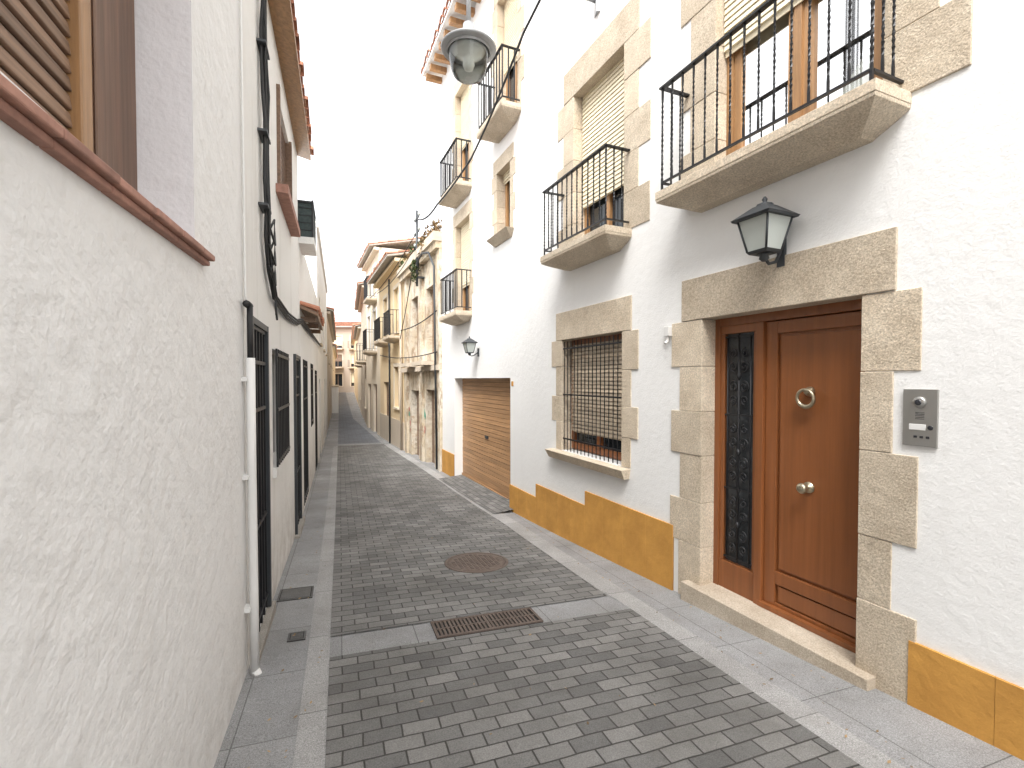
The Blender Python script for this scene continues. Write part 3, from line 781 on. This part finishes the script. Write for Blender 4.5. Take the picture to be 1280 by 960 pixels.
for _ in range(260):
    if R.random()<.6: b0=2.15+abs(R.gauss(0,.22)); t0=R.uniform(1,7)
    elif R.random()<.5: b0=-.07-R.random()*.35; t0=R.uniform(2,8)
    else: b0=R.uniform(0,2); t0=R.uniform(2,8)
    if b0>2.55: b0=2.5
    a=R.uniform(0,6.28); l=R.uniform(.004,.014); dz=.016
    mb.add([(b0-l*math.cos(a),t0-l*math.sin(a),dz),(b0-l*.5*math.sin(a),t0+l*.5*math.cos(a),dz+.003),(b0+l*math.cos(a),t0+l*math.sin(a),dz+.005),(b0+l*.5*math.sin(a),t0-l*.5*math.cos(a),dz+.001)],[(0,1,2,3)],m_dleaf)
mb.build("fallen_leaves",FS,drape=True)

# ironwork in the ground
mb=MB(); c=(1.26,4.55,0)
mb.lathe(c,[(.315,.008),(.315,.018),(.29,.019),(.288,.0135)],m_rust,40)
mb.lathe(c,[(.282,.008),(.282,.017),(.24,.018)],m_rust,40)
for i in range(-5,6):
    for jx in range(-5,6):
        x=i*.045; y=jx*.045
        if x*x+y*y<.235**2: mb.box(c[0]+x-.015,c[0]+x+.015,c[1]+y-.015,c[1]+y+.015,.017,.022,m_rust)
mb.build("manhole_cover",FS,drape=True,recenter=False)
mb=MB()
a,b_,t0,t1=.59,1.35,3.10,3.35
mb.box(a,b_,t0,t1,.0,.009,m_black)
mb.box(a,b_,t0,t0+.02,.005,.018,m_rust); mb.box(a,b_,t1-.02,t1,.005,.018,m_rust); mb.box(a,a+.02,t0+.02,t1-.02,.005,.018,m_rust); mb.box(b_-.02,b_,t0+.02,t1-.02,.005,.018,m_rust)
mb.box(a+.37,a+.39,t0+.02,t1-.02,.005,.0175,m_rust); mb.box(a+.02,b_-.02,(t0+t1)/2-.008,(t0+t1)/2+.008,.005,.0165,m_rust)
x=a+.04
while x<b_-.03:
    mb.box(x-.008,x+.008,t0+.02,t1-.02,.005,.017,m_rust); x+=.028
mb.build("drain_grate",FS,drape=True)
for (bc,tc,w_,l_) in ((-.35,4.27,.13,.13),(-.28,3.45,.055,.06)):
    mb=MB(); mb.box(bc-w_,bc+w_,tc-l_,tc+l_,.0,.010,m_black)
    mb.box(bc-w_,bc+w_,tc-l_,tc-l_+.012,.0,.014,m_cover); mb.box(bc-w_,bc+w_,tc+l_-.012,tc+l_,.0,.014,m_cover)
    mb.box(bc-w_,bc-w_+.012,tc-l_+.012,tc+l_-.012,.0,.014,m_cover); mb.box(bc+w_-.012,bc+w_,tc-l_+.012,tc+l_-.012,.0,.014,m_cover)
    n=5
    for i in range(n):
        for k_ in range(n):
            x=bc-w_+.02+(2*w_-.04)*(i+.5)/n; y=tc-l_+.02+(2*l_-.04)*(k_+.5)/n
            mb.box(x-w_*.17,x+w_*.17,y-l_*.17,y+l_*.17,.0,.0145,m_cover)
    mb.build("utility_cover",FS,drape=True)

# ================================================================== LIGHT
W=bpy.data.worlds.new("World"); scene.world=W; W.use_nodes=True; nt=W.node_tree
bg=nt.nodes['Background']; sky=nt.nodes.new('ShaderNodeTexSky'); sky.sky_type='NISHITA'; sky.sun_disc=False
EL,AZ=math.radians(55),math.radians(195)
sky.sun_elevation=EL; sky.sun_rotation=AZ; sky.dust_density=5; sky.air_density=1.0; sky.ozone_density=1
hs=nt.nodes.new('ShaderNodeHueSaturation'); hs.inputs['Saturation'].default_value=.07; hs.inputs['Value'].default_value=3.75
nt.links.new(sky.outputs[0],hs.inputs['Color']); nt.links.new(hs.outputs[0],bg.inputs['Color']); bg.inputs['Strength'].default_value=.15
L=bpy.data.lights.new("sun","SUN"); L.energy=1.5; L.angle=math.radians(30); L.color=(1,.96,.90)
so=bpy.data.objects.new("sun",L); scene.collection.objects.link(so)
dirv=Vector((math.sin(AZ)*math.cos(EL),math.cos(AZ)*math.cos(EL),math.sin(EL)))
so.rotation_euler=(dirv).to_track_quat('Z','Y').to_euler(); so.location=(0,0,20)

cam=bpy.data.cameras.new("camera"); co=bpy.data.objects.new("camera",cam); scene.collection.objects.link(co)
cam.sensor_width=36; cam.lens=16.875; cam.clip_end=2000; cam.clip_start=.02; cam.shift_y=.006
co.location=(0,0,H); co.rotation_euler=(math.radians(90-1.3),0,0)
scene.camera=co
scene.view_settings.view_transform='Standard'; scene.view_settings.look='None'; scene.view_settings.exposure=0
